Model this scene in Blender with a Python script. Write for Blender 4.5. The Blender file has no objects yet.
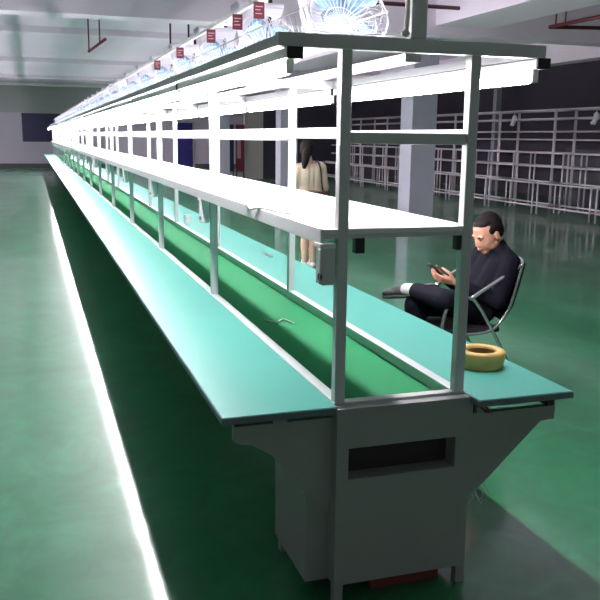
import bpy, bmesh, math, random
from mathutils import Vector, Matrix, Euler
random.seed(7)
S = bpy.context.scene
COL = S.collection
PI = math.pi
V = Vector

# ---------------------------------------------------------------- helpers
def link(o, parent=None):
    COL.objects.link(o)
    if parent is not None:
        o.parent = parent
    return o

def mesh_obj(name, bm, mat, parent=None, smooth=False, recalc=True):
    if recalc:
        bmesh.ops.recalc_face_normals(bm, faces=bm.faces)
    me = bpy.data.meshes.new(name)
    bm.to_mesh(me); bm.free()
    if smooth:
        for p in me.polygons: p.use_smooth = True
    mats = mat if isinstance(mat, (list, tuple)) else [mat]
    for m in mats: me.materials.append(m)
    return link(bpy.data.objects.new(name, me), parent)

def tag(o, label=None, cat=None, group=None, kind=None):
    if label: o['label'] = label
    if cat: o['category'] = cat
    if group: o['group'] = group
    if kind: o['kind'] = kind
    return o

def empty(name, loc=(0, 0, 0), rz=0):
    o = bpy.data.objects.new(name, None)
    o.location = loc; o.rotation_euler = (0, 0, rz)
    o.empty_display_size = 0.1
    return link(o)

def copy_tree(root):
    c = root.copy(); COL.objects.link(c)
    for ch in list(root.children):
        d = ch.copy(); COL.objects.link(d); d.parent = c
        for g in list(ch.children):
            e = g.copy(); COL.objects.link(e); e.parent = d
    return c

def NB(): return bmesh.new()

def box(bm, x0, x1, y0, y1, z0, z1, bev=0.0, mi=0):
    r = bmesh.ops.create_cube(bm, size=1.0)
    vs = r['verts']
    for v in vs:
        v.co = V(((x0 + x1) / 2 + v.co.x * (x1 - x0), (y0 + y1) / 2 + v.co.y * (y1 - y0), (z0 + z1) / 2 + v.co.z * (z1 - z0)))
    fs = set(f for v in vs for f in v.link_faces)
    for f in fs: f.material_index = mi
    if bev > 0:
        es = list(set(e for v in vs for e in v.link_edges))
        bmesh.ops.bevel(bm, geom=es, offset=bev, segments=2, affect='EDGES', profile=0.5)

def rings(bm, rs, close=False, cap=True, mi=0):
    """rs: list of rings (lists of Vectors)"""
    vv = [[bm.verts.new(p) for p in r] for r in rs]
    n = len(vv[0])
    pairs = list(zip(vv[:-1], vv[1:]))
    if close: pairs.append((vv[-1], vv[0]))
    for a, b in pairs:
        for i in range(n):
            f = bm.faces.new((a[i], a[(i + 1) % n], b[(i + 1) % n], b[i])); f.material_index = mi
    if cap and not close:
        bm.faces.new(list(reversed(vv[0]))).material_index = mi
        bm.faces.new(vv[-1]).material_index = mi

def tube(bm, pts, r, n=8, mi=0, closed=False):
    pts = [V(p) for p in pts]
    rs = []
    m = len(pts)
    prev = None
    for i, p in enumerate(pts):
        if closed: t = (pts[(i + 1) % m] - pts[i - 1])
        elif i == 0: t = pts[1] - p
        elif i == m - 1: t = p - pts[i - 1]
        else: t = (pts[i + 1] - p).normalized() + (p - pts[i - 1]).normalized()
        t.normalize()
        if prev is None:
            a = t.cross(V((0, 0, 1)))
            if a.length < 1e-3: a = t.cross(V((0, 1, 0)))
        else:
            a = prev - t * prev.dot(t)
        a.normalize(); prev = a
        b = t.cross(a)
        rr = r[i] if isinstance(r, (list, tuple)) else r
        rs.append([p + (a * math.cos(2 * PI * k / n) + b * math.sin(2 * PI * k / n)) * rr for k in range(n)])
    rings(bm, rs, close=closed, mi=mi)

def spline(pts, k=6):
    pts = [V(p) for p in pts]
    out = []
    for i in range(len(pts) - 1):
        p0 = pts[max(i - 1, 0)]; p1 = pts[i]; p2 = pts[i + 1]; p3 = pts[min(i + 2, len(pts) - 1)]
        for j in range(k):
            t = j / k
            out.append(0.5 * ((2 * p1) + (p2 - p0) * t + (2 * p0 - 5 * p1 + 4 * p2 - p3) * t * t + (3 * p1 - p0 - 3 * p2 + p3) * t ** 3))
    out.append(pts[-1])
    return out

def ell(bm, c, r, rot=None, seg=16, mi=0):
    m = Matrix.Translation(V(c)) @ ((rot.to_matrix() if isinstance(rot, Euler) else rot).to_4x4() if rot is not None else Matrix.Identity(4)) @ Matrix.Diagonal((r[0], r[1], r[2], 1))
    bmesh.ops.create_uvsphere(bm, u_segments=seg, v_segments=max(6, seg // 2), radius=1, matrix=m)

def cap(bm, a, b, ra, rb, n=12):
    """tapered capsule"""
    a = V(a); b = V(b)
    t = (b - a)
    if t.length < 1e-5: return ell(bm, a, (ra,) * 3)
    t.normalize()
    s = t.cross(V((0, 0, 1)))
    if s.length < 1e-3: s = t.cross(V((0, 1, 0)))
    s.normalize(); u = t.cross(s)
    rs = []
    for k in range(1, 5):
        th = -PI / 2 + k * PI / 8
        rs.append((a + t * math.sin(th) * ra, math.cos(th) * ra))
    for k in range(0, 4):
        th = k * PI / 8
        rs.append((b + t * math.sin(th) * rb, math.cos(th) * rb))
    rings(bm, [[c + (s * math.cos(2 * PI * k / n) + u * math.sin(2 * PI * k / n)) * max(rr, 1e-4) for k in range(n)] for c, rr in rs])

def chain(bm, pts, rad):
    for i in range(len(pts) - 1):
        cap(bm, pts[i], pts[i + 1], rad[i], rad[i + 1])

def fused(name, bm, mat, parent, voxel=0.008, smooth=6, fac=0.5):
    o = mesh_obj(name, bm, mat, parent, smooth=True)
    m = o.modifiers.new('remesh', 'REMESH'); m.mode = 'VOXEL'; m.voxel_size = voxel; m.use_smooth_shade = True
    s = o.modifiers.new('smooth', 'SMOOTH'); s.iterations = smooth; s.factor = fac
    return o

# ---------------------------------------------------------------- materials
def srgb(r, g, b):
    f = lambda c: (c / 255) / 12.92 if c / 255 <= 0.04045 else ((c / 255 + 0.055) / 1.055) ** 2.4
    return (f(r), f(g), f(b), 1)

def mat(name, col, rough=0.5, metal=0.0, noise=0.0, scale=8.0, spec=0.5, emit=None, estr=0.0, alpha=1.0, bump=0.0):
    m = bpy.data.materials.new(name); m.use_nodes = True
    nt = m.node_tree; b = nt.nodes['Principled BSDF']
    b.inputs['Base Color'].default_value = col
    b.inputs['Roughness'].default_value = rough
    b.inputs['Metallic'].default_value = metal
    b.inputs['Specular IOR Level'].default_value = spec
    b.inputs['Alpha'].default_value = alpha
    if emit is not None:
        b.inputs['Emission Color'].default_value = emit
        b.inputs['Emission Strength'].default_value = estr
    tc = nt.nodes.new('ShaderNodeTexCoord')
    nz = nt.nodes.new('ShaderNodeTexNoise'); nz.inputs['Scale'].default_value = scale; nz.inputs['Detail'].default_value = 5
    nt.links.new(tc.outputs['Object'], nz.inputs['Vector'])
    if noise > 0:
        mx = nt.nodes.new('ShaderNodeMix'); mx.data_type = 'RGBA'
        mx.inputs[6].default_value = tuple(c * (1 - noise) for c in col[:3]) + (1,)
        mx.inputs[7].default_value = tuple(min(1, c * (1 + noise)) for c in col[:3]) + (1,)
        nt.links.new(nz.outputs['Fac'], mx.inputs[0]); nt.links.new(mx.outputs[2], b.inputs['Base Color'])
    if bump > 0:
        bp = nt.nodes.new('ShaderNodeBump'); bp.inputs['Strength'].default_value = bump; bp.inputs['Distance'].default_value = 0.01
        nt.links.new(nz.outputs['Fac'], bp.inputs['Height']); nt.links.new(bp.outputs[0], b.inputs['Normal'])
    return m

def floor_material():
    m = bpy.data.materials.new('green_epoxy'); m.use_nodes = True
    nt = m.node_tree; b = nt.nodes['Principled BSDF']; N = nt.nodes; L = nt.links
    tc = N.new('ShaderNodeTexCoord')
    mp = N.new('ShaderNodeMapping'); mp.inputs['Scale'].default_value = (1, 0.8, 1)
    L.new(tc.outputs['Object'], mp.inputs['Vector'])
    n1 = N.new('ShaderNodeTexNoise'); n1.inputs['Scale'].default_value = 0.9; n1.inputs['Detail'].default_value = 6; n1.inputs['Roughness'].default_value = 0.6
    n1.inputs['Distortion'].default_value = 0.8
    n2 = N.new('ShaderNodeTexNoise'); n2.inputs['Scale'].default_value = 3.5; n2.inputs['Detail'].default_value = 9; n2.inputs['Roughness'].default_value = 0.65
    n2.inputs['Distortion'].default_value = 1.5
    for n in (n1, n2): L.new(mp.outputs[0], n.inputs['Vector'])
    r1 = N.new('ShaderNodeValToRGB')
    r1.color_ramp.elements[0].position = 0.33; r1.color_ramp.elements[0].color = FLOOR_A
    r1.color_ramp.elements[1].position = 0.68; r1.color_ramp.elements[1].color = FLOOR_B
    L.new(n1.outputs['Fac'], r1.inputs[0])
    r2 = N.new('ShaderNodeValToRGB')
    r2.color_ramp.elements[0].position = 0.30; r2.color_ramp.elements[0].color = (0.72, 0.74, 0.74, 1)
    r2.color_ramp.elements[1].position = 0.72; r2.color_ramp.elements[1].color = (1.2, 1.2, 1.2, 1)
    L.new(n2.outputs['Fac'], r2.inputs[0])
    mx = N.new('ShaderNodeMix'); mx.data_type = 'RGBA'; mx.blend_type = 'MULTIPLY'; mx.inputs[0].default_value = 1
    L.new(r1.outputs[0], mx.inputs[6]); L.new(r2.outputs[0], mx.inputs[7]); L.new(mx.outputs[2], b.inputs['Base Color'])
    mr = N.new('ShaderNodeMapRange'); mr.inputs['To Min'].default_value = 0.32; mr.inputs['To Max'].default_value = 0.46
    L.new(n2.outputs['Fac'], mr.inputs['Value']); L.new(mr.outputs[0], b.inputs['Roughness'])
    b.inputs['Coat Weight'].default_value = 0.75; b.inputs['Coat IOR'].default_value = 1.45
    mc = N.new('ShaderNodeMapRange'); mc.inputs['To Min'].default_value = 0.04; mc.inputs['To Max'].default_value = 0.15
    L.new(n2.outputs['Fac'], mc.inputs['Value']); L.new(mc.outputs[0], b.inputs['Coat Roughness'])
    n3 = N.new('ShaderNodeTexNoise'); n3.inputs['Scale'].default_value = 9; n3.inputs['Detail'].default_value = 3
    L.new(mp.outputs[0], n3.inputs['Vector'])
    bp = N.new('ShaderNodeBump'); bp.inputs['Strength'].default_value = 0.035; bp.inputs['Distance'].default_value = 0.01
    L.new(n3.outputs['Fac'], bp.inputs['Height']); L.new(bp.outputs[0], b.inputs['Coat Normal'])
    b.inputs['Specular IOR Level'].default_value = 0.5
    return m

FLOOR_A = srgb(34, 122, 76); FLOOR_B = srgb(64, 146, 102)
M = dict(
    floor=floor_material(),
    wall=mat('grey_paint', srgb(200, 192, 206), 0.8, noise=0.06, scale=0.7),
    wall_dark=mat('unlit_wall_purple', srgb(62, 54, 68), 0.8, noise=0.15, scale=0.5),  # gloom of the unlit hall put into the right wall's colour; reused on crate lids
    band=mat('grey_green_band', srgb(168, 172, 172), 0.8, noise=0.04, scale=0.5),
    base=mat('dark_grey_skirting', srgb(84, 88, 88), 0.6, noise=0.05),
    ceil=mat('ceiling_plaster', srgb(226, 214, 230), 0.85, noise=0.10, scale=0.35),
    beam=mat('beam_plaster', srgb(228, 218, 230), 0.85, noise=0.04, scale=0.8),
    column=mat('column_paint', srgb(168, 168, 182), 0.7, noise=0.03),
    alu=mat('matt_aluminium', srgb(208, 212, 210), 0.42, metal=0.1, noise=0.04, scale=20),
    steel=mat('grey_painted_steel', srgb(158, 160, 158), 0.45, noise=0.08, scale=3),
    dark_steel=mat('slot_dark', srgb(52, 48, 50), 0.6),
    teal=mat('teal_mat', srgb(84, 172, 156), 0.36, noise=0.07, scale=2.5),
    teal_edge=mat('mat_edge', srgb(104, 122, 126), 0.5),
    belt=mat('green_belt', srgb(36, 142, 88), 0.65, noise=0.06, scale=4, spec=0.1),
    white=mat('white_laminate', srgb(236, 236, 234), 0.4, noise=0.02),
    white_metal=mat('white_enamel', srgb(232, 232, 232), 0.35),
    black=mat('black_plastic', srgb(20, 20, 22), 0.45),
    tube=mat('lit_tube', srgb(255, 255, 255), 0.4, emit=(1.0, 0.91, 0.985, 1), estr=46.0),
    plastic=mat('wrapped_plastic', srgb(222, 222, 230), 0.3, noise=0.05, scale=30),
    wire=mat('white_wire', srgb(225, 226, 232), 0.35),
    blue=mat('blue_blades', srgb(132, 176, 206), 0.3),
    maroon=mat('maroon_card', srgb(92, 20, 36), 0.5),
    print=mat('white_print', srgb(190, 150, 158), 0.5),
    pipe_red=mat('dark_red_pipe', srgb(98, 34, 44), 0.5),
    rack=mat('rack_pipe', srgb(225, 216, 222), 0.35, metal=0.3),
    navy_glass=mat('dark_window_glass', srgb(34, 32, 84), 0.5),
    navy=mat('navy_paint', srgb(44, 40, 120), 0.5),
    beige=mat('beige_paint', srgb(176, 170, 166), 0.7),
    redp=mat('red_panel', srgb(120, 44, 60), 0.6),
    tealp=mat('teal_panel', srgb(24, 56, 82), 0.6),
    dkpanel=mat('dark_panel', srgb(48, 46, 60), 0.5),
    yellow=mat('yellow_roll', srgb(206, 172, 100), 0.55, noise=0.14, scale=14),
    yellow_in=mat('yellow_core', srgb(142, 100, 50), 0.7),
    brick=mat('reddish_block', srgb(116, 62, 48), 0.8, noise=0.2, scale=12),
    skin=mat('skin', srgb(206, 152, 126), 0.5),
    skin2=mat('skin_pale', srgb(206, 172, 152), 0.5),
    hair=mat('black_hair', srgb(26, 20, 19), 0.75, noise=0.3, scale=60, spec=0.2),
    shirt=mat('black_shirt', srgb(15, 15, 25), 0.9, noise=0.25, scale=9, bump=0.6, spec=0.15),
    trouser=mat('dark_trousers', srgb(20, 21, 31), 0.9, noise=0.2, scale=9, bump=0.5, spec=0.15),
    shoe=mat('dark_shoe', srgb(50, 58, 54), 0.6),
    sole=mat('shoe_sole', srgb(70, 74, 70), 0.7),
    sock=mat('white_sock', srgb(226, 222, 220), 0.8),
    chrome=mat('chrome_tube', srgb(200, 204, 206), 0.18, metal=0.85),
    cushion=mat('black_mesh', srgb(30, 32, 38), 0.7),
    beige_cloth=mat('beige_cloth', srgb(198, 184, 160), 0.85, noise=0.1, scale=12, bump=0.5),
    pink_cloth=mat('brown_pink_cloth', srgb(150, 112, 96), 0.85, noise=0.15, scale=14),
    strap=mat('dark_brown_strap', srgb(62, 42, 36), 0.6),
    lips=mat('lips', srgb(150, 84, 76), 0.5),
    eye=mat('eye_dark', srgb(28, 20, 18), 0.3),
    redcord=mat('red_cord', srgb(150, 40, 40), 0.5),
    cream=mat('cream_cord', srgb(226, 222, 210), 0.5),
    clear=mat('clear_wrap', srgb(215, 225, 225), 0.2, alpha=0.55),
)

# ---------------------------------------------------------------- camera (solved from the photograph)
YAW, PITCH, ROLL, F_PX, CY = 0.3177, 0.1983, 0.0122, 810.5, 2.5266
f = V((math.sin(YAW) * math.cos(PITCH), math.cos(YAW) * math.cos(PITCH), -math.sin(PITCH)))
r = V((math.cos(YAW), -math.sin(YAW), 0)); u = r.cross(f)
r2 = r * math.cos(ROLL) + u * math.sin(ROLL); u2 = -r * math.sin(ROLL) + u * math.cos(ROLL)
cd = bpy.data.cameras.new('camera'); cam = bpy.data.objects.new('camera', cd); COL.objects.link(cam)
cam.matrix_world = Matrix(((r2.x, u2.x, -f.x, 0), (r2.y, u2.y, -f.y, -CY), (r2.z, u2.z, -f.z, 1.65), (0, 0, 0, 1)))
cd.sensor_width = 36; cd.lens = F_PX / 600 * 36; cd.clip_start = 0.05; cd.clip_end = 200
S.camera = cam

ONES = ['', 'first', 'second', 'third', 'fourth', 'fifth', 'sixth', 'seventh', 'eighth', 'ninth', 'tenth', 'eleventh', 'twelfth', 'thirteenth',
        'fourteenth', 'fifteenth', 'sixteenth', 'seventeenth', 'eighteenth', 'nineteenth']
def ordinal(n):
    if n < 20: return ONES[n]
    t = {2: ('twentieth', 'twenty'), 3: ('thirtieth', 'thirty')}[n // 10]
    return t[0] if n % 10 == 0 else t[1] + '-' + ONES[n % 10]

# ---------------------------------------------------------------- room
RX, FY, CZ = 14.8, 40.0, 4.05      # right wall, far wall, ceiling
LX, NY = -9.0, -6.0
bm = NB(); box(bm, LX, RX + 0.2, NY, FY + 0.2, -0.1, 0.0); tag(mesh_obj('floor', bm, M['floor']), kind='structure')
bm = NB(); box(bm, LX, RX + 0.2, NY, FY + 0.2, CZ, CZ + 0.15); tag(mesh_obj('ceiling', bm, M['ceil']), kind='structure')
# far wall with the dark window opening
wx0, wx1, wz0, wz1 = -0.36, 1.46, 1.27, 2.64
bm = NB()
box(bm, LX, wx0, FY, FY + 0.2, 0, CZ); box(bm, wx1, RX + 0.2, FY, FY + 0.2, 0, CZ)
box(bm, wx0, wx1, FY, FY + 0.2, 0, wz0); box(bm, wx0, wx1, FY, FY + 0.2, wz1, CZ)
tag(mesh_obj('wall_far', bm, M['wall']), kind='structure')
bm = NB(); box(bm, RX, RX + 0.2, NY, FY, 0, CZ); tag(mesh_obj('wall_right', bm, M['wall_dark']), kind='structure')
bm = NB(); box(bm, LX - 0.2, LX, NY, FY + 0.2, 0, CZ); tag(mesh_obj('wall_left', bm, M['base']), kind='structure')
w = empty('window_1', (0, 0, 0)); tag(w, kind='structure')
bm = NB(); box(bm, wx0, wx1, FY + 0.1, FY + 0.12, wz0, wz1); mesh_obj('pane', bm, M['navy_glass'], w)
bm = NB()
for a in (wx0, (wx0 + wx1) / 2 + 0.1, wx1 - 0.05): box(bm, a, a + 0.05, FY + 0.05, FY + 0.1, wz0, wz1)
box(bm, wx0, wx1, FY + 0.05, FY + 0.1, wz0, wz0 + 0.05); box(bm, wx0, wx1, FY + 0.05, FY + 0.1, wz1 - 0.05, wz1)
mesh_obj('window_frame', bm, M['dkpanel'], w)
bm = NB(); box(bm, LX, RX, FY - 0.02, FY, 0, 0.22); tag(mesh_obj('baseboard_far', bm, M['base']), kind='structure')
# ceiling beams : transverse ones and the long one above the columns
for y, dp in ((9.9, 0.73), (17.6, 0.14), (25.8, 0.14), (34.0, 0.12)):
    bm = NB(); box(bm, LX, 12.4, y, y + 0.45, CZ - dp, CZ + 0.01)
    tag(mesh_obj('ceiling_beam', bm, M['beam']), kind='structure')
bm = NB(); box(bm, 6.35, 7.35, NY, FY, CZ - 0.60, CZ + 0.01); tag(mesh_obj('ceiling_beam', bm, M['beam']), kind='structure')
bm = NB(); box(bm, 12.3, 12.75, NY, FY, CZ - 0.55, CZ + 0.01); tag(mesh_obj('ceiling_beam', bm, M['beam']), kind='structure')
bm = NB(); box(bm, LX, RX, FY - 0.3, FY, CZ - 0.12, CZ + 0.01, 0.01); tag(mesh_obj('trim_1', bm, M['white_metal']), kind='structure')
bm = NB(); box(bm, LX, RX, FY - 0.03, FY, 2.66, CZ - 0.12); tag(mesh_obj('trim_2', bm, M['band']), kind='structure')
for i, y in enumerate((11.2, 19.5, 27.8)):
    bm = NB(); box(bm, 6.62, 7.12, y, y + 0.5, 0, CZ - 0.60, 0.012)
    tag(mesh_obj('column', bm, M['column']), kind='structure')

# things on / in front of the far wall
def wall_panel(name, x0, x1, z0, z1, m, y=FY - 0.06, th=0.05, frame=None):
    bm = NB(); box(bm, x0, x1, y, y + th, z0, z1, 0.004)
    return mesh_obj(name, bm, m)
def ax(px_x, Y):   # only used to hold measured positions readable
    return px_x
d = empty('door_1'); tag(d, kind='structure')
bm = NB(); box(bm, 7.05, 8.0, FY - 0.05, FY - 0.01, 0, 2.3, 0.005); mesh_obj('door_leaf', bm, M['navy'], d)
bm = NB(); box(bm, 6.97, 7.05, FY - 0.08, FY - 0.01, 0, 2.38); box(bm, 8.0, 8.08, FY - 0.08, FY - 0.01, 0, 2.38); box(bm, 7.05, 8.0, FY - 0.08, FY - 0.01, 2.3, 2.38)
mesh_obj('door_frame', bm, M['beige'], d)
bm = NB(); tube(bm, [(7.9, FY - 0.05, 1.0), (7.9, FY - 0.1, 1.0), (7.78, FY - 0.1, 1.0)], 0.012); mesh_obj('door_handle', bm, M['chrome'], d)

# partition room at the back, seen through the frame
pY = 29.0
bm = NB(); box(bm, 8.0, 8.75, pY, pY + 0.2, 0, 2.9); tag(mesh_obj('wall_partition', bm, M['beige']), kind='structure')
bm = NB(); box(bm, 8.75, 12.2, pY, pY + 0.2, 0, 2.9); tag(mesh_obj('wall_partition', bm, M['dkpanel']), kind='structure')
def notice_board(x0, x1, z0, z1, m, lab, stripe):
    e = empty('notice_board', ((x0 + x1) / 2, pY - 0.06, 0)); tag(e, lab, 'notice board')
    w_ = x1 - x0
    bm = NB(); box(bm, -w_ / 2, w_ / 2, 0.0, 0.04, z0, z1, 0.004); mesh_obj('board', bm, m, e)
    bm = NB(); box(bm, -w_ / 2 + 0.05, -w_ / 2 + 0.16 + stripe, -0.006, 0.0, z0 + 0.5, z1 - 0.3); mesh_obj('paper', bm, M['print'], e)
    for s in (-1, 1):
        bm = NB(); box(bm, s * (w_ / 2 - 0.03) - 0.02, s * (w_ / 2 - 0.03) + 0.02, 0.0, 0.04, 0, z0); mesh_obj('stand_leg', bm, M['dkpanel'], e)
notice_board(7.1, 7.55, 0.3, 2.1, M['tealp'], 'dark blue standing notice board seen far behind the line, beside the red one', 0.02)
notice_board(7.62, 7.98, 0.3, 2.1, M['redp'], 'red standing notice board far behind the line beside a beige partition', 0.05)

# ---------------------------------------------------------------- the assembly line
YP = 2.0466; NB_ = 18; YE = NB_ * YP
XTL, XPL, XPR, XTR = 0.5538, 0.981, 1.450, 1.8641
ZT = 0.74
line = empty('assembly_line', (1.215, 0, 0))
tag(line, 'very long assembly line with teal worktops, green belt and grey aluminium frame', 'assembly line')
OX = 1.215
def lp(name, bm, m, parent=None, smooth=False):
    for v in bm.verts: v.co.x -= OX
    return mesh_obj(name, bm, m, parent or line, smooth)

def sheet(x0, x1, y0, y1):
    bm = NB(); box(bm, x0, x1, y0, y1, ZT - 0.022, ZT, 0.003); return bm
def top_with_edge(x0, x1, y0, y1, lab):
    o = lp('worktop', sheet(x0, x1, y0, y1), M['teal']); o['label'] = lab
    bm = NB()
    box(bm, x0 - 0.002, x0 + 0.0, y0, y1, ZT - 0.024, ZT - 0.004)
    box(bm, x1, x1 + 0.002, y0, y1, ZT - 0.024, ZT - 0.004)
    box(bm, x0 - 0.002, x1 + 0.002, y0 - 0.003, y0, ZT - 0.026, ZT - 0.004)
    lp('edge_band', bm, M['teal_edge'], o)
top_with_edge(XTL, XPL - 0.022, -0.036, YE, 'left teal worktop')
top_with_edge(XPR + 0.022, XTR, -0.108, YE, 'right teal worktop')
# belt and its rails
bm = NB(); box(bm, 1.003, 1.428, 0.03, YE, 0.688, 0.700); lp('belt', bm, M['belt'])
for xc in (XPL, XPR):
    bm = NB(); box(bm, xc - 0.021, xc + 0.021, -0.004, YE, 0.62, ZT + 0.004, 0.003); lp('belt_rail', bm, M['alu'])
bm = NB(); box(bm, XPL + 0.021, XPR - 0.021, -0.004, 0.034, 0.705, ZT + 0.003, 0.002); lp('belt_end_rail', bm, M['alu'])

# drive cabinet at the near end
cabo = None
bm = NB()
box(bm, 0.872, 1.47, 0.03, 0.42, 0.055, 0.615, 0.003)
box(bm, 0.872, 0.955, 0.03, 0.42, 0.60, 0.715, 0.003)
cabo = lp('drive_cabinet', bm, M['steel'])
# front panel with the recessed slot
x0, x1, y0, y1 = 0.955, 1.482, -0.05, 0.028
sx0, sx1, sz0, sz1 = 1.000, 1.418, 0.472, 0.588
bm = NB()
box(bm, x0, sx0, y0, y1, 0.07, 0.733); box(bm, sx1, x1, y0, y1, 0.07, 0.733)
box(bm, sx0, sx1, y0, y1, sz1, 0.733); box(bm, sx0, sx1, y0, y1, 0.07, sz0)
bmesh.ops.remove_doubles(bm, verts=bm.verts, dist=1e-4)
lp('front_panel', bm, M['steel'], cabo)
bm = NB(); box(bm, sx0, sx1, y1 - 0.006, y1 - 0.001, sz0, sz1); lp('slot', bm, M['dark_steel'], cabo)
for a, b in ((x0, x0 + 0.035), (x1 - 0.035, x1)):
    bm = NB(); box(bm, a, b, y0, y0 + 0.035, 0.0, 0.07, 0.002); lp('foot', bm, M['steel'], cabo)
for a, b in ((0.88, 0.92), (1.42, 1.46)):
    bm = NB(); box(bm, a, b, 0.36, 0.40, 0.0, 0.06, 0.002); lp('foot', bm, M['steel'], cabo)
# wing brackets carrying the worktops
def wing(pts, y0, y1):
    bm = NB()
    rings(bm, [[V((x, y0, z)) for x, z in pts], [V((x, y1, z)) for x, z in pts]])
    o = lp('wing_bracket', bm, M['steel'])
    return o
wing([(0.602, 0.690), (0.602, 0.638), (0.618, 0.628), (0.669, 0.618), (0.735, 0.575), (0.925, 0.34), (0.96, 0.34), (0.96, 0.690)], 0.0, 0.028)
wing([(1.835, 0.668), (1.835, 0.615), (1.775, 0.612), (1.51, 0.36), (1.47, 0.345), (1.47, 0.668)], -0.048, -0.020)
for (a, b, ya, zz) in ((0.606, 0.635, 0.0, 0.69), (0.74, 0.79, 0.0, 0.69), (1.80, 1.832, -0.048, 0.668), (1.50, 1.53, -0.048, 0.668)):
    bm = NB(); box(bm, a, b, ya, ya + 0.3, zz, ZT - 0.0225, 0.001); lp('bracket_arm', bm, M['dark_steel'] if a in (0.606, 1.80) else M['steel'])
for (a, b, ya, zz) in ((0.602, 0.962, 0.02, 0.60), (1.47, 1.835, 0.0, 0.58)):
    bm = NB(); box(bm, a, b, ya + 0.28, ya + 0.30, zz + 0.07, ZT - 0.024); lp('bracket_brace', bm, M['dark_steel'])

# frame members, bay after bay
def post_mesh(w, z0, z1):
    bm = NB(); box(bm, -w / 2, w / 2, -w / 2, w / 2, z0, z1, 0.003)
    # the T-slot of the profile, cut as a shallow dark groove on each face
    return bm
def repeat(name, first, places, parent):
    for i, p in enumerate(places):
        o = first if i == 0 else first.copy()
        if i: COL.objects.link(o)
        o.parent = parent; o.location = p
places = lambda x, n=NB_ + 1: [(x - OX, i * YP + 0.018, 0) for i in range(n)]
bm = post_mesh(0.038, ZT - 0.01, 1.928)
fp = mesh_obj('frame_post', bm, M['alu'])
repeat('frame_post', fp, places(XPL) + places(XPR), line)
bm = NB(); box(bm, 0.748, 1.722, -0.019, 0.019, 1.928, 1.972, 0.003)
for v in bm.verts: v.co.x -= OX
ct = mesh_obj('top_crossbar', bm, M['alu']); repeat('', ct, places(OX), line)
bm = NB(); box(bm, XPL + 0.02, XPR - 0.02, -0.017, 0.017, 1.630, 1.668, 0.003)
for v in bm.verts: v.co.x -= OX
cm = mesh_obj('middle_crossbar', bm, M['alu']); repeat('', cm, places(OX), line)
for xc in (XPL, XPR):
    bm = NB(); box(bm, xc - 0.017, xc + 0.017, 0.0, YE, 1.645, 1.683, 0.003); lp('side_rail', bm, M['alu'])
for xa, xb in ((0.750, 0.778), (1.692, 1.720)):
    bm = NB(); box(bm, xa, xb, 0.02, YE, 1.930, 1.966, 0.003); lp('outer_rail', bm, M['alu'])
bm = NB(); box(bm, 1.185, 1.245, 0.0, YE, 1.897, 1.925, 0.003); lp('centre_rail', bm, M['white_metal'])
for xc in (XTL + 0.20, ):
    pass
# shelf
bm = NB(); box(bm, 0.905, 1.466, 0.0, YE, 1.332, 1.35, 0.002); sh = lp('shelf', bm, M['white'])
bm = NB(); box(bm, 0.900, 0.912, 0.0, YE, 1.300, 1.352, 0.002); lp('shelf_lip', bm, M['white_metal'], sh)
bm = NB(); box(bm, 0.912, 1.466, 0.0, 0.012, 1.318, 1.332); lp('shelf_front_rail', bm, M['alu'], sh)
for k, (a, b) in enumerate(((1.028, 1.062), (1.412, 1.43))):
    bm = NB(); box(bm, a, b, 0.004, 0.036, 1.265, 1.318, 0.002); lp('corner_block', bm, M['black'])
# ground legs of every bay beneath the belt
bm = NB()
for xc in (1.04, 1.39): box(bm, xc - 0.02, xc + 0.02, -0.02, 0.02, 0, 0.62)
box(bm, 1.06, 1.37, -0.015, 0.015, 0.14, 0.18)
for v in bm.verts: v.co.x -= OX
lg = mesh_obj('leg_frame', bm, M['steel']); repeat('', lg, [(0, (i + 1) * YP, 0) for i in range(NB_)], line)
# table cantilever brackets
bm = NB()
for s, xa in ((-1, XTL + 0.05), (1, XTR - 0.05)):
    xi = XPL if s < 0 else XPR
    box(bm, min(xa, xi), max(xa, xi), -0.015, 0.015, 0.68, 0.716)
for v in bm.verts: v.co.x -= OX
br = mesh_obj('cantilever_arm', bm, M['steel']); repeat('', br, [(0, (i + 1) * YP, 0) for i in range(NB_)], line)
# posts that rise above the frame and carry the top rail
bm = NB(); box(bm, -0.029, 0.029, -0.018, 0.018, 1.972, 2.36, 0.003)
up = mesh_obj('upper_post', bm, M['alu']); repeat('', up, [(1.232 - OX, i * YP + 0.018, 0) for i in range(NB_)], line)
bm = NB(); box(bm, 1.205, 1.255, -0.02, YE - YP, 2.36, 2.40, 0.003); lp('upper_rail', bm, M['white_metal'])
for (xx, yy) in ((0.985, 0.0),):
    pass
bm = NB(); tube(bm, [(1.182, -0.012, 2.45), (1.183, -0.012, 2.2), (1.18, -0.014, 2.03), (1.178, -0.012, 1.985)], 0.009, 8); ell(bm, (1.178, -0.012, 1.985), (0.015, 0.012, 0.012), seg=10)
tag(mesh_obj('power_cord', bm, M['cream'], smooth=True), 'white cord with plug hanging beside the post above the near crossbar', 'cord')

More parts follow.
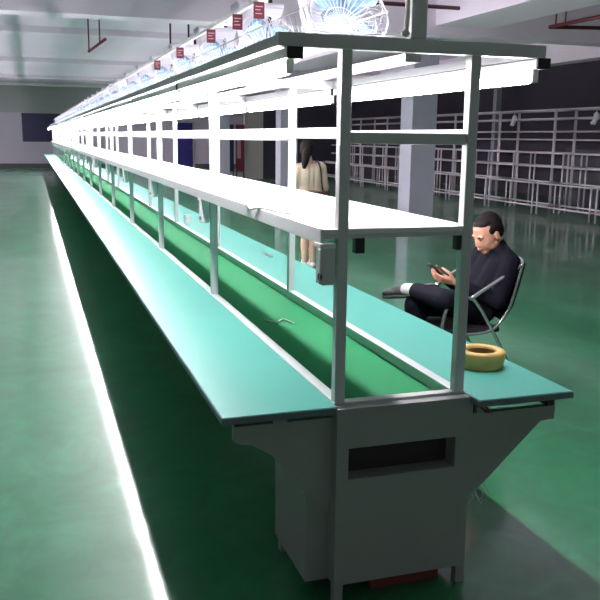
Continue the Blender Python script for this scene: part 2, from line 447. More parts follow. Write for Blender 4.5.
# power boxes hung beneath the shelf lip at every bay
sb = empty('socket_box', (0.94, 0.02, 1.19)); 
bm = NB(); box(bm, -0.026, 0.02, -0.03, 0.035, 0.0, 0.125, 0.004); mesh_obj('box_body', bm, M['alu'], sb)
bm = NB(); box(bm, -0.034, 0.02, -0.036, 0.04, 0.125, 0.142, 0.003); mesh_obj('lid', bm, M['white_metal'], sb)
bm = NB(); box(bm, -0.036, -0.027, -0.036, -0.008, 0.006, 0.125, 0.0035); mesh_obj('latch', bm, M['white_metal'], sb)
bm = NB(); ell(bm, (-0.032, -0.037, 0.03), (0.003, 0.003, 0.012), seg=10); ell(bm, (-0.0365, -0.022, 0.03), (0.002, 0.006, 0.013), seg=10); mesh_obj('latch_hole', bm, M['dkpanel'], sb)
for i in range(NB_):
    o = sb if i == 0 else copy_tree(sb)
    o.location = (0.93, i * YP + 0.02 , 1.162)
    tag(o, ('small white socket box under the shelf at the near end of the line' if i == 0 else
        'white socket box under the shelf edge, at the %s post of the left row' % ordinal(i + 1)), 'socket box', 'socket boxes under the shelf edge')

# ---------------------------------------------------------------- tube lamps
def lamp(x):
    e = empty('tube_lamp')
    bm = NB(); box(bm, -0.024, 0.024, 0.012, 2.035, 0.045, 0.078, 0.003); mesh_obj('housing', bm, M['white_metal'], e)
    bm = NB(); box(bm, -0.026, 0.026, 0.0, 0.012, 0.043, 0.080, 0.003); mesh_obj('end_cap', bm, M['black'], e)
    bm = NB()
    bm.free()
    for y in (0.06, 1.995):
        bm = NB(); box(bm, -0.012, 0.012, y - 0.012, y + 0.012, 0.0, 0.045, 0.003); mesh_obj('lamp_holder', bm, M['white_metal'], e)
    bm = NB(); tube(bm, [(0, 0.074, 0.018), (0, 0.09, 0.018), (0, 1.965, 0.018), (0, 1.982, 0.018)], [0.014, 0.019, 0.019, 0.014], 12)
    mesh_obj('tube', bm, M['tube'], e, smooth=True)
    return e
base_lamp = lamp(0)
first = True
for side, x in (('left', 0.800), ('right', 1.705)):
    for i in range(NB_):
        o = base_lamp if first else copy_tree(base_lamp); first = False
        o.location = (x, i * YP - 0.02 if i == 0 else i * YP, 1.848)
        if i == 0: lab = 'lit tube lamp at the near end of the frame, on its %s side' % side
        else: lab = 'lit tube lamp over the %s worktop, %s from the near end' % (side, ordinal(i + 1))
        tag(o, lab, 'tube lamp', 'lit tube lamps along the ' + side + ' side')

# ---------------------------------------------------------------- wire cable tray
bm = NB()
y0, y1 = 0.045, YE - 0.1
def bar(a, b, rr=0.0022):
    tube(bm, [a, b], rr, 4)
prof = [(0.86, 2.06), (0.885, 1.985), (0.96, 1.978), (1.04, 1.978), (1.115, 1.985), (1.14, 2.06)]
for (x, z) in prof: bar((x, y0, z), (x, y1, z), 0.003)
yy = y0; k = 0
while yy < y1:
    for a, b in zip(prof[:-1], prof[1:]): bar((a[0], yy, a[1]), (b[0], yy, b[1]), 0.002)
    yy += 0.05 if yy < 6 else (0.1 if yy < 16 else 0.25)
tag(mesh_obj('wire_cable_tray', bm, M['wire']), 'white wire mesh cable tray running along the top of the frame', 'cable tray')

# ---------------------------------------------------------------- fans hung from the upper rail
def fan():
    e = empty('hanging_fan')
    # trapezoid housing, wide on top
    bm = NB()
    def rg(w, d_, z, n=4):
        return [V((sx * w, sy * d_, z)) for sx, sy in ((-1, -1), (1, -1), (1, 1), (-1, 1))]
    rings(bm, [rg(0.125, 0.075, 0.0), rg(0.12, 0.08, -0.02), rg(0.085, 0.065, -0.15), rg(0.07, 0.06, -0.27)])
    for v in bm.verts: v.co += V((-0.05, 0.16, 0))
    bmesh.ops.bevel(bm, geom=list(bm.edges), offset=0.006, segments=2, affect='EDGES')
    mesh_obj('motor_housing', bm, M['plastic'], e, smooth=False)
    bm = NB(); tube(bm, [(0.02, 0.16, -0.01), (0.02, 0.16, 0.06)], 0.012, 8); tube(bm, [(0.0, 0.1, -0.06), (-0.03, -0.02, -0.20)], 0.01, 8); mesh_obj('hanger', bm, M['dkpanel'], e)
    # cage: tilted to the left side worktop
    R = Matrix.Translation((-0.03, -0.04, -0.20)) @ Euler((math.radians(-25), math.radians(35), 0)).to_matrix().to_4x4()
    bm = NB()
    n = 36; RR = 0.165; dep = 0.05
    for rr, zz in ((RR, 0), (RR * 0.8, dep * 0.75), (RR * 0.8, -dep * 0.75), (RR * 0.4, dep), (RR * 0.4, -dep), (0.03, dep), (0.03, -dep)):
        tube(bm, [(rr * math.cos(2 * PI * k / 20), rr * math.sin(2 * PI * k / 20), zz) for k in range(20)], 0.0035 if rr == RR else 0.002, 4, closed=True)
    for k in range(n):
        a = 2 * PI * k / n; c, s_ = math.cos(a), math.sin(a)
        tube(bm, [(q * c, q * s_, zz) for q, zz in ((0.03, dep), (RR * 0.4, dep), (RR * 0.8, dep * 0.75), (RR, 0), (RR * 0.8, -dep * 0.75), (RR * 0.4, -dep), (0.03, -dep))], 0.0016, 3)
    for v in bm.verts: v.co = R @ v.co
    mesh_obj('cage', bm, M['wire'], e)
    bm = NB()
    for k in range(4):
        a0 = k * PI / 2
        pr = []
        for j in range(7):
            rr = 0.03 + 0.105 * j / 6; wdt = 0.25 + 0.35 * math.sin(PI * (j + 1) / 8)
            pr.append([V((rr * math.cos(a0 + t * wdt), rr * math.sin(a0 + t * wdt), 0.022 * t + dz)) for t, dz in ((-1, 0), (-0.3, 0.004), (0.4, 0.004), (1, 0), (0.4, -0.003), (-0.3, -0.003))])
        rings(bm, pr)
    for v in bm.verts: v.co = R @ v.co
    mesh_obj('blades', bm, M['blue'], e, smooth=True)
    bm = NB(); tube(bm, [(0, 0, -0.05), (0, 0, -0.03), (0, 0, 0.05), (0, 0, 0.075)], [0.03, 0.045, 0.045, 0.02], 12)
    for v in bm.verts: v.co = R @ v.co
    mesh_obj('hub', bm, M['blue'], e, smooth=True)
    return e
fb = fan()
NF = 34
for i in range(NF):
    o = fb if i == 0 else copy_tree(fb)
    yy = 0.52 + (YP / 2) * i
    o.location = (1.19, yy, 2.315)
    tag(o, 'wire cage fan nearest the camera, blue blades, hanging over the near end of the line' if i == 0 else
        'wire cage fan with blue blades over the line, %s from the near end' % ordinal(i + 1), 'fan', 'fans hanging in a row over the line')
# maroon cards hung from the upper rail
lbm = empty('maroon_card')
bm = NB(); box(bm, -0.025, 0.025, 0, 0.006, -0.072, 0.0, 0.001); mesh_obj('card', bm, M['maroon'], lbm)
bm = NB()
for (a, b, z) in ((-0.017, 0.017, -0.018), (-0.017, 0.006, -0.032), (-0.017, 0.013, -0.048)): box(bm, a, b, -0.002, 0.0, z - 0.004, z)
mesh_obj('printed_lines', bm, M['print'], lbm)
for i, cy_ in enumerate((1.12, 1.52, 2.14, 3.15, 4.2)):
    o = lbm if i == 0 else copy_tree(lbm)
    o.location = (0.992, cy_, 2.235)
    tag(o, 'small maroon card with pale lettering hung beside the fans, %s from the near end' % ordinal(i + 1), 'card', 'maroon cards over the line')
bm = NB(); box(bm, 0.984, 1.0, 0.3, YE - YP, 2.235, 2.25, 0.002); lp('card_rail', bm, M['white_metal'])
bm = NB(); box(bm, 0.984 - OX, 1.22 - OX, -0.008, 0.008, 2.25, 2.264); ca = mesh_obj('card_rail_arm', bm, M['white_metal'])
repeat('', ca, [(0, (i + 1) * YP + 0.018, 0) for i in range(NB_ - 2)], line)

# ---------------------------------------------------------------- small things on the line
yr = empty('yellow_roll', (1.708, 0.29, ZT)); yr.scale = (0.92, 0.92, 1.0)
bm = NB()
prof = [(0.066, 0.003), (0.066, 0.064), (0.071, 0.069), (0.101, 0.069), (0.107, 0.062), (0.105, 0.034), (0.100, 0.006), (0.097, 0.0), (0.069, 0.0)]
n = 36
rings(bm, [[V((rr * math.cos(2 * PI * k / n), rr * math.sin(2 * PI * k / n), z)) for rr, z in prof] for k in range(n)], close=True, cap=False)
mesh_obj('wound_ring', bm, M['yellow'], yr, smooth=True)
bm = NB()
prof = [(0.0658, 0.002), (0.0658, 0.060), (0.062, 0.060), (0.062, 0.002)]
rings(bm, [[V((rr * math.cos(2 * PI * k / n), rr * math.sin(2 * PI * k / n), z)) for rr, z in prof] for k in range(n)], close=True, cap=False)
mesh_obj('core', bm, M['yellow_in'], yr)
tag(yr, 'thick yellow ring shaped roll lying on the near end of the right teal worktop', 'roll')

bm = NB(); tube(bm, spline([(1.49, -0.055, 0.735), (1.505, -0.09, 0.712), (1.53, -0.075, 0.69), (1.56, -0.056, 0.672)], 5), 0.005, 6); tube(bm, spline([(1.48, -0.053, 0.73), (1.50, -0.062, 0.70), (1.545, -0.06, 0.672)], 5), 0.004, 6)
tag(mesh_obj('red_cord', bm, M['redcord'], smooth=True), 'short red cord hanging at the near corner of the right worktop', 'cord')
bm = NB()
for k in range(9):
    p = [V((1.50 + random.uniform(-.01, .04), -0.05 + random.uniform(-.01, .01), 0.40 - 0.0 * j)) for j in range(1)]
    a = V((1.505 + random.uniform(0, .05), -0.052, 0.36 + random.uniform(0, .05)))
    pts = [a]
    for j in range(4): pts.append(pts[-1] + V((random.uniform(-.016, .014), random.uniform(-.006, .002), -random.uniform(.008, .018))))
    tube(bm, spline(pts, 4), 0.0018, 4)
tag(mesh_obj('loose_wrap', bm, M['clear'], smooth=True), 'tangle of clear plastic strands hanging on the right wing bracket', 'plastic strands')
bm = NB(); box(bm, 1.12, 1.40, 0.0, 0.12, 0.0, 0.052, 0.004); tag(mesh_obj('floor_block', bm, M['brick']), 'reddish brown block on the floor beneath the cabinet at the near end', 'block')
# cords on the shelf edge
bm = NB(); tube(bm, spline([(0.91, 1.05, 1.36), (0.90, 0.98, 1.362), (0.885, 0.86, 1.345), (0.90, 0.78, 1.357), (0.93, 0.62, 1.357), (0.96, 0.5, 1.357)], 6), 0.006, 6)
tag(mesh_obj('white_cable', bm, M['cream'], smooth=True), 'white cable lying along the shelf edge in the first bay of the line', 'cable')
bm = NB(); box(bm, 1.70, 1.73, 3.4, 3.62, ZT, ZT + 0.012, 0.003); tag(mesh_obj('hand_tool', bm, M['chrome']), 'small pale tool lying on the right teal worktop beyond the second posts', 'tool')
bm = NB(); tube(bm, spline([(1.13, 1.5, 0.704), (1.17, 1.42, 0.706), (1.22, 1.47, 0.706), (1.25, 1.37, 0.704)], 5), 0.004, 5)
tag(mesh_obj('wire_scrap', bm, M['cream'], smooth=True), 'scrap of pale wire lying on the green belt', 'wire')
# small bins standing on the right worktop, further along
def bin_(x, y, m, lab):
    e = empty('parts_cup', (x, y, ZT)); tag(e, lab, 'cup')
    bm = NB(); n = 14
    pr = [(0.0, 0.0), (0.03, 0.0), (0.038, 0.10), (0.035, 0.10), (0.027, 0.006), (0.0, 0.006)]
    rings(bm, [[V((rr * math.cos(2 * PI * k / n), rr * math.sin(2 * PI * k / n), z)) for rr, z in pr] for k in range(n)], close=True, cap=False)
    bmesh.ops.remove_doubles(bm, verts=bm.verts, dist=1e-5)
    mesh_obj('cup_body', bm, m, e, smooth=False)
bin_(1.52, 5.9, M['white_metal'], 'white cup standing on the right worktop near the third posts')

# ---------------------------------------------------------------- pipe racks on the right
def rack_frame(name, L, W, H, rails, shelves_back=True, rr=0.02):
    """rack along Y of length L, depth W in x, height H; rails: list of z for long rails"""
    e = empty(name)
    for x in (0, W):
        for y in (0, L):
            bm = NB(); tube(bm, [(x, y, 0), (x, y, H)], rr, 8); mesh_obj('upright', bm, M['rack'], e, smooth=True)
    for z in rails:
        bm = NB()
        for x in (0, W): tube(bm, [(x, 0, z), (x, L, z)], rr, 8)
        for y in (0, L): tube(bm, [(0, y, z), (W, y, z)], rr, 8)
        mesh_obj('rail_ring', bm, M['rack'], e, smooth=True)
    return e
protoA = rack_frame('pipe_workbench', 1.86, 0.6, 0.71, [0.19, 0.70])
protoB = rack_frame('pipe_rack', 1.86, 0.5, 1.36, [1.03, 1.35], rr=0.022)
protoC = rack_frame('tall_pipe_rack', 2.5, 0.6, 2.40, [1.66, 1.86, 2.18, 2.40], rr=0.022)
k = 0
for kind, proto, x, y0, st, n, lab in (('A', protoA, 10.8, 5.27, 2.05, 13, 'low pipe workbench frame in the front row of racks'),
                                      ('B', protoB, 11.65, 5.4, 2.05, 13, 'waist-high pipe rack in the middle row of racks'),
                                      ('C', protoC, 12.5, 5.0, 2.56, 10, 'tall pipe rack in the rear row of racks')):
    for i in range(n):
        o = proto if i == 0 else copy_tree(proto)
        o.location = (x, y0 + i * st, 0)
        tag(o, lab + ', ' + ordinal(n - i) + ' from its far end', 'rack', {'A': 'pipe workbench frames in the front row', 'B': 'pipe racks in the middle row', 'C': 'tall pipe racks in the rear row'}[kind])
# lamps / wrapped bundles hung on the tall racks
def bundle(x, y, z, lab):
    bm = NB(); ell(bm, (0, 0, 0), (0.05, 0.09, 0.11), seg=12); ell(bm, (0, 0.05, -0.1), (0.05, 0.07, 0.09), seg=12); ell(bm, (0, 0.14, -0.14), (0.03, 0.05, 0.04), seg=10)
    tube(bm, [(0, 0, 0.08), (0, 0, 0.17)], 0.008, 5)
    for v in bm.verts: v.co += V((random.uniform(-.008, .008), random.uniform(-.008, .008), random.uniform(-.008, .008)))
    o = mesh_obj('wrapped_bundle', bm, M['plastic'], smooth=True); o.location = (x, y, z); tag(o, lab, 'bundle')
bundle(12.46, 13.6, 2.2, 'white wrapped bundle hanging high on the tall racks, the one further right')
bundle(12.46, 17.0, 2.2, 'white wrapped bundle hanging high on the tall racks, nearer the frame post')
bm = NB(); box(bm, 12.4, 12.6, 0, 0.2, 0, 0.2); bm.free()
bm = NB(); box(bm, 14.15, 14.33, 20.75, 20.95, 0, CZ - 0.01, 0.01); tag(mesh_obj('column', bm, M['column']), kind='structure')
# dark cartons behind the racks
def carton(x, y, w_, d_, h, lab):
    e = empty('dark_crate', (x, y, 0)); tag(e, lab, 'crate')
    bm = NB(); box(bm, -w_ / 2, w_ / 2, -d_ / 2, d_ / 2, 0, h - 0.06, 0.01); mesh_obj('crate_body', bm, M['dkpanel'], e)
    bm = NB(); box(bm, -w_ / 2 - .02, w_ / 2 + .02, -d_ / 2 - .02, d_ / 2 + .02, h - 0.06, h, 0.01); mesh_obj('lid', bm, M['wall_dark'], e)
carton(13.8, 12.8, 0.8, 1.3, 1.3, 'dark crate standing behind the racks nearest the right edge')
carton(13.8, 15.2, 0.8, 1.5, 1.5, 'larger dark crate behind the racks, next to the column')

# ---------------------------------------------------------------- sprinkler pipes under the ceiling
def pipe_run(pts, drops, lab):
    e = empty('sprinkler_pipe', pts[0]); tag(e, lab, 'pipe')
    o0 = V(pts[0])
    bm = NB(); tube(bm, [V(p) - o0 for p in pts], 0.03, 8); mesh_obj('pipe', bm, M['pipe_red'], e, smooth=True)
    for p in drops:
        q = V(p) - o0
        bm = NB(); tube(bm, [q, (q.x, q.y, CZ - o0.z)], 0.015, 6); mesh_obj('hanger_rod', bm, M['pipe_red'], e)
pipe_run([(8.1, 7.2, 3.45), (8.1, 9.3, 3.45), (9.3, 9.0, 3.45)], [(8.1, 8.9, 3.45), (8.1, 9.15, 3.45)], 'dark red sprinkler pipe under the ceiling at upper right')
pipe_run([(1.25, 15.6, 3.35), (1.55, 15.0, 3.55)], [(1.25, 15.5, 3.35), (1.45, 15.2, 3.48)], 'short dark red pipe hanging under the ceiling above the far left')
pipe_run([(1.9, 9.05, 3.60), (4.6, 9.05, 3.6), (6.3, 9.05, 3.6)], [(4.0, 9.05, 3.6)], 'dark red sprinkler pipe along the nearest ceiling beam')
bm = NB()
for i, (x, y) in enumerate(((2.62, 13.5), (2.95, 13.4), (3.35, 13.2))):
    e = empty('ceiling_hanger', (x, y, CZ)); tag(e, 'thin dark hanger rod under the ceiling beyond the beam, %s from the left' % ordinal(i + 1), 'hanger')
    b2 = NB(); tube(b2, [(0, 0, 0), (0, 0, -0.92)], 0.018, 6); mesh_obj('rod', b2, M['black'], e)
    b2 = NB(); tube(b2, [(0, 0, -0.92), (0, 0, -0.95)], 0.03, 8); mesh_obj('nut', b2, M['black'], e)
bm.free()

# ---------------------------------------------------------------- chair
CHY0, CHY1 = 1.83, 2.30
ch = empty('tubular_chair', (2.66, 2.065, 0))
o0 = V((2.66, 2.065, 0))
def cp(name, bm, m, smooth=True):
    for v in bm.verts: v.co -= o0
    return mesh_obj(name, bm, m, ch, smooth)
for y in (CHY0, CHY1):
    s = 1 if y > 2 else -1
    bm = NB(); tube(bm, spline([(2.32, y, 0.012), (2.35, y, 0.40), (2.37, y, 0.58), (2.41, y, 0.66), (2.48, y, 0.685), (2.56, y, 0.675), (2.62, y, 0.61), (2.68, y, 0.52), (2.80, y, 0.32), (2.97, y, 0.012)], 6), 0.012, 8)
    cp('side_frame', bm, M['chrome'])
    bm = NB(); tube(bm, spline([(2.55, y, 0.68), (2.70, y + s * 0.01, 0.77), (2.89, y, 0.875)], 6), 0.013, 8)
    cp('armrest', bm, M['chrome'])
    bm = NB(); tube(bm, spline([(2.90, y, 0.875), (2.87, y, 0.76), (2.83, y, 0.62), (2.75, y, 0.50), (2.64, y, 0.455), (2.38, y, 0.455)], 6), 0.011, 8)
    cp('back_tube', bm, M['chrome'])
bm = NB(); tube(bm, spline([(2.90, CHY0, 0.875), (2.95, 1.92, 0.90), (2.96, 2.065, 0.905), (2.95, 2.21, 0.90), (2.90, CHY1, 0.875)], 6), 0.012, 8); cp('top_rail', bm, M['chrome'])
bm = NB()
pr = []
for (x, z) in ((2.92, 0.885), (2.89, 0.76), (2.85, 0.62), (2.785, 0.52)):
    pr.append([V((x + 0.035 * (1 - ((y - 2.065) / 0.235) ** 2) + dx, y, z)) for y, dx in [(CHY0 + 0.012 + k * 0.064, 0) for k in range(8)] + [(CHY0 + 0.012 + k * 0.064, 0.012) for k in range(7, -1, -1)]])
rings(bm, pr); cp('backrest', bm, M['cushion'])
bm = NB(); box(bm, 2.36, 2.78, CHY0 + 0.015, CHY1 - 0.015, 0.448, 0.485, 0.012); cp('seat', bm, M['cushion'], False)
bm = NB(); tube(bm, [(2.90, CHY0, 0.14), (2.90, CHY1, 0.14)], 0.009, 8); tube(bm, [(2.345, CHY0, 0.36), (2.345, CHY1, 0.36)], 0.009, 8); cp('stretcher', bm, M['chrome'])
tag(ch, 'chrome tubular armchair with black back, standing behind the right worktop', 'chair')

# ---------------------------------------------------------------- people
def hand(bm, wrist, dirv, palm_n, side, curl=0.5, L=0.185, r=0.0085):
    """palm and five fingers; dirv along the fingers, palm_n out of the palm, side = thumb direction"""
    w_ = V(wrist); d_ = V(dirv).normalized(); n_ = V(palm_n); n_ = (n_ - d_ * n_.dot(d_)).normalized(); s_ = V(side); s_ = (s_ - d_ * s_.dot(d_) - n_ * s_.dot(n_)).normalized()
    pl = L * 0.5
    for k in (-1.2, -0.4, 0.4, 1.2):
        cap(bm, w_ + s_ * k * 0.011, w_ + d_ * pl + s_ * k * 0.019, 0.015, 0.0115)
    for k, ln in zip((1.35, 0.45, -0.45, -1.35), (0.44, 0.5, 0.46, 0.36)):
        p = w_ + d_ * pl + s_ * k * 0.019
        dd = d_.copy(); rad = r * 1.05
        for j, fr in enumerate((0.42, 0.33, 0.25)):
            ang = curl * (0.7 if j == 0 else 1.0)
            dd = (dd * math.cos(ang) + n_ * math.sin(ang)).normalized()
            q = p + dd * L * ln * fr
            cap(bm, p, q, rad, rad * 0.9); p = q; rad *= 0.9
    p = w_ + d_ * 0.02 + s_ * 0.022
    q = p + (d_ * 0.6 + s_ * 0.7 + n_ * 0.35).normalized() * 0.042
    t = q + (d_ * 0.85 + s_ * 0.15 + n_ * 0.5).normalized() * 0.034
    t2 = t + (d_ * 0.9 + n_ * 0.5 - s_ * 0.1).normalized() * 0.026
    chain(bm, [p, q, t, t2], [0.014, 0.0115, 0.010, 0.0085])

def head(bm, c, Rm, s=1.0):
    """c centre; local axes: -Y is the face direction, Z up"""
    def P(x, y, z): return V(c) + Rm @ (V((x, y, z)) * s)
    def E(x, y, z, a, b, d_): ell(bm, P(x, y, z), (a * s, b * s, d_ * s), Rm)
    E(0, 0.012, 0.03, 0.074, 0.094, 0.088)           # cranium
    E(0, -0.020, -0.02, 0.066, 0.072, 0.084)         # face block
    E(0, -0.050, -0.085, 0.030, 0.030, 0.028)        # chin
    for sx in (-1, 1):
        E(sx * 0.030, -0.040, -0.032, 0.030, 0.036, 0.034)   # cheek
        E(sx * 0.040, -0.012, -0.058, 0.024, 0.048, 0.034)   # jaw
        E(sx * 0.030, -0.076, 0.022, 0.024, 0.012, 0.008)    # brow
        E(sx * 0.078, 0.010, -0.006, 0.010, 0.019, 0.033)    # ear
    cap(bm, P(0, -0.082, 0.014), P(0, -0.098, -0.022), 0.007 * s, 0.010 * s)   # nose
    E(-0.010, -0.094, -0.033, 0.008, 0.008, 0.007); E(0.010, -0.094, -0.033, 0.008, 0.008, 0.007)
    E(0, -0.082, -0.055, 0.022, 0.012, 0.007); E(0, -0.080, -0.066, 0.019, 0.012, 0.007)
    return P

# ---- the seated man
man = empty('person', (2.70, 2.07, 0.0)); mo = V((2.70, 2.07, 0.0))
def mp(name, bm, m, voxel=0.009, smooth=5):
    for v in bm.verts: v.co -= mo
    return fused(name, bm, m, man, voxel, smooth)
# -Y local -> world -X (face), tilted down about 28 degrees
Rm = Matrix.Rotation(math.radians(-90 + 8), 3, 'Z') @ Matrix.Rotation(math.radians(27), 3, 'X')
HC = V((2.772, 2.05, 1.052))
bm = NB()
P = head(bm, HC, Rm, 1.06)
cap(bm, (2.862, 2.055, 0.95), P(0, 0.035, -0.05), 0.052, 0.056)
cap(bm, (2.855, 1.93, 0.895), (2.855, 2.19, 0.895), 0.04, 0.04)
cap(bm, (2.86, 2.06, 0.94), (2.75, 2.07, 0.60), 0.05, 0.08)
LW, RW = V((2.515, 1.975, 0.762)), V((2.515, 2.125, 0.765))
chain(bm, [(2.84, 1.88, 0.885), (2.735, 1.82, 0.655), LW], [0.045, 0.036, 0.024])
chain(bm, [(2.84, 2.24, 0.885), (2.735, 2.28, 0.655), RW], [0.045, 0.036, 0.024])
hand(bm, LW, (-0.86, 0.40, 0.16), (0.05, 0.75, 0.65), (-0.3, 0.2, 0.9), curl=0.55)
hand(bm, RW, (-0.86, -0.40, 0.16), (0.05, -0.75, 0.65), (-0.3, -0.2, 0.9), curl=0.55)
chain(bm, [(2.70, 2.16, 0.56), (2.33, 2.17, 0.60), (2.37, 2.17, 0.12)], [0.06, 0.05, 0.035])
chain(bm, [(2.70, 1.98, 0.56), (2.40, 1.875, 0.672), (2.315, 2.18, 0.686)], [0.05, 0.035, 0.03])
body = mp('body', bm, M['skin'], 0.0055, 6)
# eyes and lips: closed lids looking down -> thin dark lines
bm = NB()
for sx in (-1, 1):
    ell(bm, P(sx * 0.031, -0.083, 0.004), (0.010, 0.0045, 0.0028), Rm, seg=10)
for v in bm.verts: v.co -= mo
mesh_obj('eyes', bm, M['eye'], man, smooth=True)
bm = NB()
for sx in (-1, 1): ell(bm, P(sx * 0.032, -0.088, 0.026), (0.017, 0.005, 0.003), Rm, seg=10)
for v in bm.verts: v.co -= mo
mesh_obj('eyebrows', bm, M['hair'], man, smooth=True)
bm = NB(); ell(bm, P(0, -0.088, -0.060), (0.021, 0.008, 0.006), Rm, seg=10)
for v in bm.verts: v.co -= mo
mesh_obj('mouth', bm, M['lips'], man, smooth=True)
# short hair
bm = NB()
def HE(x, y, z, a, b, d_): ell(bm, P(x, y, z), (a, b, d_), Rm)
HE(0, 0.036, 0.050, 0.081, 0.084, 0.084); HE(0, 0.058, 0.0, 0.072, 0.058, 0.066)
for sx in (-1, 1): HE(sx * 0.070, 0.016, 0.036, 0.013, 0.052, 0.034)
HE(0, -0.006, 0.080, 0.069, 0.060, 0.036)
mp('hair', bm, M['hair'], 0.006, 4)
# shirt
bm = NB()
cap(bm, (2.74, 2.07, 0.585), (2.80, 2.07, 0.74), 0.140, 0.140)
cap(bm, (2.80, 2.07, 0.74), (2.845, 2.06, 0.875), 0.135, 0.105)
cap(bm, (2.72, 2.00, 0.60), (2.81, 1.95, 0.84), 0.115, 0.088)
cap(bm, (2.72, 2.14, 0.60), (2.81, 2.17, 0.84), 0.115, 0.088)
cap(bm, (2.845, 1.90, 0.895), (2.86, 2.06, 0.935), 0.066, 0.075); cap(bm, (2.845, 2.22, 0.895), (2.86, 2.06, 0.935), 0.066, 0.075)
cap(bm, (2.86, 2.055, 0.95), (2.845, 2.055, 0.985), 0.068, 0.060)
for y, ye, wr in ((1.88, 1.82, LW), (2.24, 2.28, RW)):
    e_ = V((2.735, ye, 0.655)); w2 = e_.lerp(wr, 0.86)
    chain(bm, [(2.845, y, 0.885), e_, w2], [0.068, 0.054, 0.036])
mp('shirt', bm, M['shirt'], 0.010, 5)
bm = NB(); box(bm, 2.655, 2.660, 1.955, 1.985, 0.80, 0.812)
for v in bm.verts: v.co -= mo
# trousers
bm = NB()
cap(bm, (2.70, 1.99, 0.575), (2.70, 2.15, 0.575), 0.115, 0.115)
chain(bm, [(2.70, 2.15, 0.575), (2.34, 2.17, 0.585), (2.36, 2.17, 0.16)], [0.098, 0.075, 0.058])
chain(bm, [(2.70, 1.98, 0.575), (2.39, 1.87, 0.672), (2.325, 2.125, 0.682)], [0.098, 0.072, 0.058])
mp('trousers', bm, M['trouser'], 0.010, 5)
# socks
bm = NB(); cap(bm, (2.325, 2.12, 0.687), (2.285, 2.20, 0.684), 0.045, 0.042); mp('sock', bm, M['sock'], 0.008, 3)
bm = NB(); cap(bm, (2.365, 2.17, 0.15), (2.37, 2.17, 0.09), 0.042, 0.040); mp('sock', bm, M['sock'], 0.008, 3)
# shoes
def shoe(heel, toe, upv, name):
    h, t, up_ = V(heel), V(toe), V(upv).normalized()
    d_ = (t - h).normalized(); s_ = d_.cross(up_).normalized(); up_ = s_.cross(d_)
    L = (t - h).length
    Rr = Matrix((s_, d_, up_)).transposed()
    bm = NB()
    ell(bm, h + d_ * 0.04 + up_ * 0.035, (0.036, 0.045, 0.038), Rr)
    ell(bm, h + d_ * (L * 0.72) + up_ * 0.026, (0.046, L * 0.30, 0.029), Rr)
    ell(bm, h + d_ * (L * 0.45) + up_ * 0.036, (0.038, L * 0.35, 0.036), Rr)
    return bm, Rr, h, d_, up_, L
for heel, toe, upv in (((2.315, 2.175, 0.640), (2.165, 2.31, 0.615), (0.35, 0.1, 1)), ((2.415, 2.17, 0.012), (2.16, 2.17, 0.012), (0, 0, 1))):
    bm, Rr, h, d_, up_, L = shoe(heel, toe, upv, 'shoe')
    so = mp('shoe', bm, M['shoe'], 0.007, 3)
    bm = NB()
    pr = []
    for zz in (-0.006, 0.008):
        ring = []
        for k in range(20):
            a = 2 * PI * k / 20; wx = (0.044 if math.sin(a) > 0 else 0.036)
            ring.append(h + Rr @ V((wx * math.cos(a), L * 0.5 + L * 0.5 * math.sin(a), zz)) - mo)
        pr.append(ring)
    rings(bm, pr); mesh_obj('shoe_sole', bm, M['sole'], so)
tag(man, 'seated person in black shirt and dark trousers, legs crossed, looking down at a phone', 'person')
# the phone in his hands
ph = empty('mobile_phone', (2.405, 2.05, 0.835)); ph.rotation_euler = (0, math.radians(38), 0)
bm = NB(); box(bm, -0.062, 0.070, -0.036, 0.036, -0.004, 0.004, 0.003); mesh_obj('phone_body', bm, M['black'], ph)
bm = NB(); box(bm, -0.056, 0.064, -0.032, 0.032, 0.004, 0.0048); mesh_obj('screen', bm, mat('phone_glass', srgb(60, 66, 78), 0.1), ph)
tag(ph, 'dark mobile phone held in both hands of the seated person', 'phone')

# ---- the standing woman
wom = empty('person', (3.33, 7.24, 0)); wo = V((3.33, 7.24, 0))
def wp(name, bm, m, voxel=0.009, smooth=5):
    return fused(name, bm, m, wom, voxel, smooth)
Rw = Matrix.Rotation(math.radians(180 - 14), 3, 'Z') @ Matrix.Rotation(math.radians(8), 3, 'X')
bm = NB()
PW = head(bm, V((-0.045, 0.02, 1.505)), Rw, 0.93)
cap(bm, (-0.01, 0.0, 1.30), PW(0, 0.02, -0.05), 0.05, 0.045)
cap(bm, (-0.12, 0, 1.28), (0.13, 0, 1.28), 0.035, 0.035)
cap(bm, (0, 0, 1.25), (0, 0, 0.95), 0.06, 0.075)
for s in (-1, 1):
    chain(bm, [(s * 0.155, 0, 1.285), (s * 0.195, 0.0, 1.03), (s * 0.18, 0.07, 0.82)], [0.040, 0.032, 0.022])
    hand(bm, (s * 0.18, 0.07, 0.82), (0, 0.15, -1), (-s, 0, 0), (0, 1, 0), curl=0.25, L=0.17)
    fx = -0.068 if s < 0 else 0.035
    chain(bm, [(s * 0.07, 0, 0.86), (s * 0.06 + 0.0, 0.01, 0.48), (fx, 0.0, 0.30), (fx, -0.01, 0.085)], [0.075, 0.052, 0.052, 0.032])
    cap(bm, (fx, 0.0, 0.05), (fx, 0.12, 0.03), 0.034, 0.026)
wp('body', bm, M['skin2'], 0.0065, 3)
bm = NB()
def WE(x, y, z, a, b, d_): ell(bm, PW(x, y, z), (a, b, d_), Rw)
WE(0, 0.026, 0.028, 0.090, 0.098, 0.096); WE(0, 0.060, -0.03, 0.078, 0.052, 0.080); WE(0.02, 0.02, -0.03, 0.074, 0.05, 0.07)
chain(bm, [PW(0.0, 0.10, -0.02), PW(0.02, 0.125, -0.10), PW(0.035, 0.115, -0.19), PW(0.045, 0.09, -0.25)], [0.046, 0.054, 0.046, 0.026])
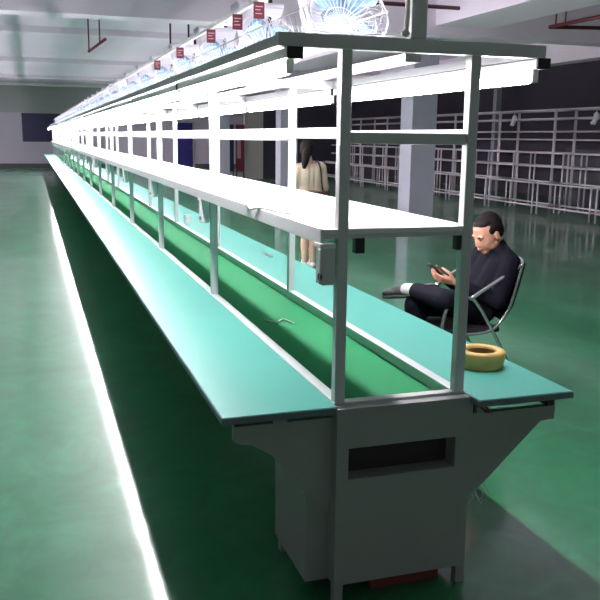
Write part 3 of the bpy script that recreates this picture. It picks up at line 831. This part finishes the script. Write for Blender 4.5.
wp('hair', bm, M['hair'], 0.007, 4)
bm = NB()
cap(bm, (-0.12, 0, 1.275), (0.13, 0, 1.275), 0.066, 0.066)
for dx in (-0.06, 0, 0.06): cap(bm, (dx, 0, 1.24), (dx, 0.0, 1.00), 0.098, 0.095)
for dx in (-0.07, 0, 0.07): cap(bm, (dx, 0, 1.00), (dx * 1.1, 0.0, 0.93), 0.095, 0.102)
for s in (-1, 1): chain(bm, [(s * 0.155, 0, 1.28), (s * 0.198, 0, 1.03), (s * 0.185, 0.055, 0.88)], [0.056, 0.050, 0.040])
wp('top', bm, M['beige_cloth'], 0.010, 5)
bm = NB()
n = 40; rs = []
for z, a, b in ((1.0, 0.135, 0.10), (0.92, 0.165, 0.125), (0.80, 0.18, 0.135), (0.6, 0.18, 0.14), (0.46, 0.185, 0.145), (0.455, 0.178, 0.138), (0.6, 0.172, 0.132), (0.80, 0.168, 0.125)):
    rs.append([V(((a + 0.006 * math.sin(9 * t)) * math.cos(t), (b + 0.006 * math.sin(9 * t)) * math.sin(t), z)) for t in [2 * PI * k / n for k in range(n)]])
rings(bm, rs); mesh_obj('skirt', bm, M['pink_cloth'], wom, smooth=True)
bm = NB(); rings(bm, [[V((a * math.cos(2 * PI * k / 32), b * math.sin(2 * PI * k / 32), z)) for k in range(32)] for z, a, b in ((0.985, 0.168, 0.108), (0.985, 0.174, 0.114), (0.955, 0.178, 0.116), (0.955, 0.170, 0.108))])
mesh_obj('waistband', bm, M['strap'], wom, smooth=True)
for s in (-1, 1):
    fx = -0.068 if s < 0 else 0.035
    bm = NB(); cap(bm, (fx, -0.03, 0.042), (fx, 0.12, 0.032), 0.040, 0.031); cap(bm, (fx, -0.02, 0.03), (fx, 0.02, 0.085), 0.038, 0.038)
    wp('shoe', bm, M['sock'], 0.007, 3)
tag(wom, 'standing person with dark ponytail and beige top, seen from behind beyond the worktops', 'person')
bm = NB()
tube(bm, spline([(0.085, 0.07, 1.345), (0.09, 0.0, 1.355), (0.098, -0.07, 1.30), (0.10, -0.112, 1.20), (0.112, -0.118, 1.08), (0.13, -0.125, 0.98)], 5), 0.011, 6)
ro = NB(); 
bag = empty('shoulder_bag', (3.33, 7.24, 0))
mesh_obj('strap', bm, M['strap'], bag, smooth=True)
bm = NB(); box(bm, 0.08, 0.20, -0.19, -0.125, 0.84, 0.99, 0.015); mesh_obj('bag_body', bm, M['strap'], bag)
ro.free()
tag(bag, 'dark brown bag with a strap over the standing person\'s shoulder', 'bag')

# ---------------------------------------------------------------- light
wd = bpy.data.worlds.new('world'); S.world = wd; wd.use_nodes = True
wd.node_tree.nodes['Background'].inputs[0].default_value = (0.92, 0.92, 0.95, 1)
wd.node_tree.nodes['Background'].inputs[1].default_value = 0.06
S.view_settings.view_transform = 'Standard'
S.view_settings.look = 'None'
S.view_settings.gamma = 1.0
S.view_settings.use_curve_mapping = False
S.view_settings.exposure = 1.36
S.cycles.use_denoising = True
S.cycles.max_bounces = 8
S.cycles.diffuse_bounces = 4
S.cycles.sample_clamp_indirect = 6.0
S.cycles.blur_glossy = 0.1
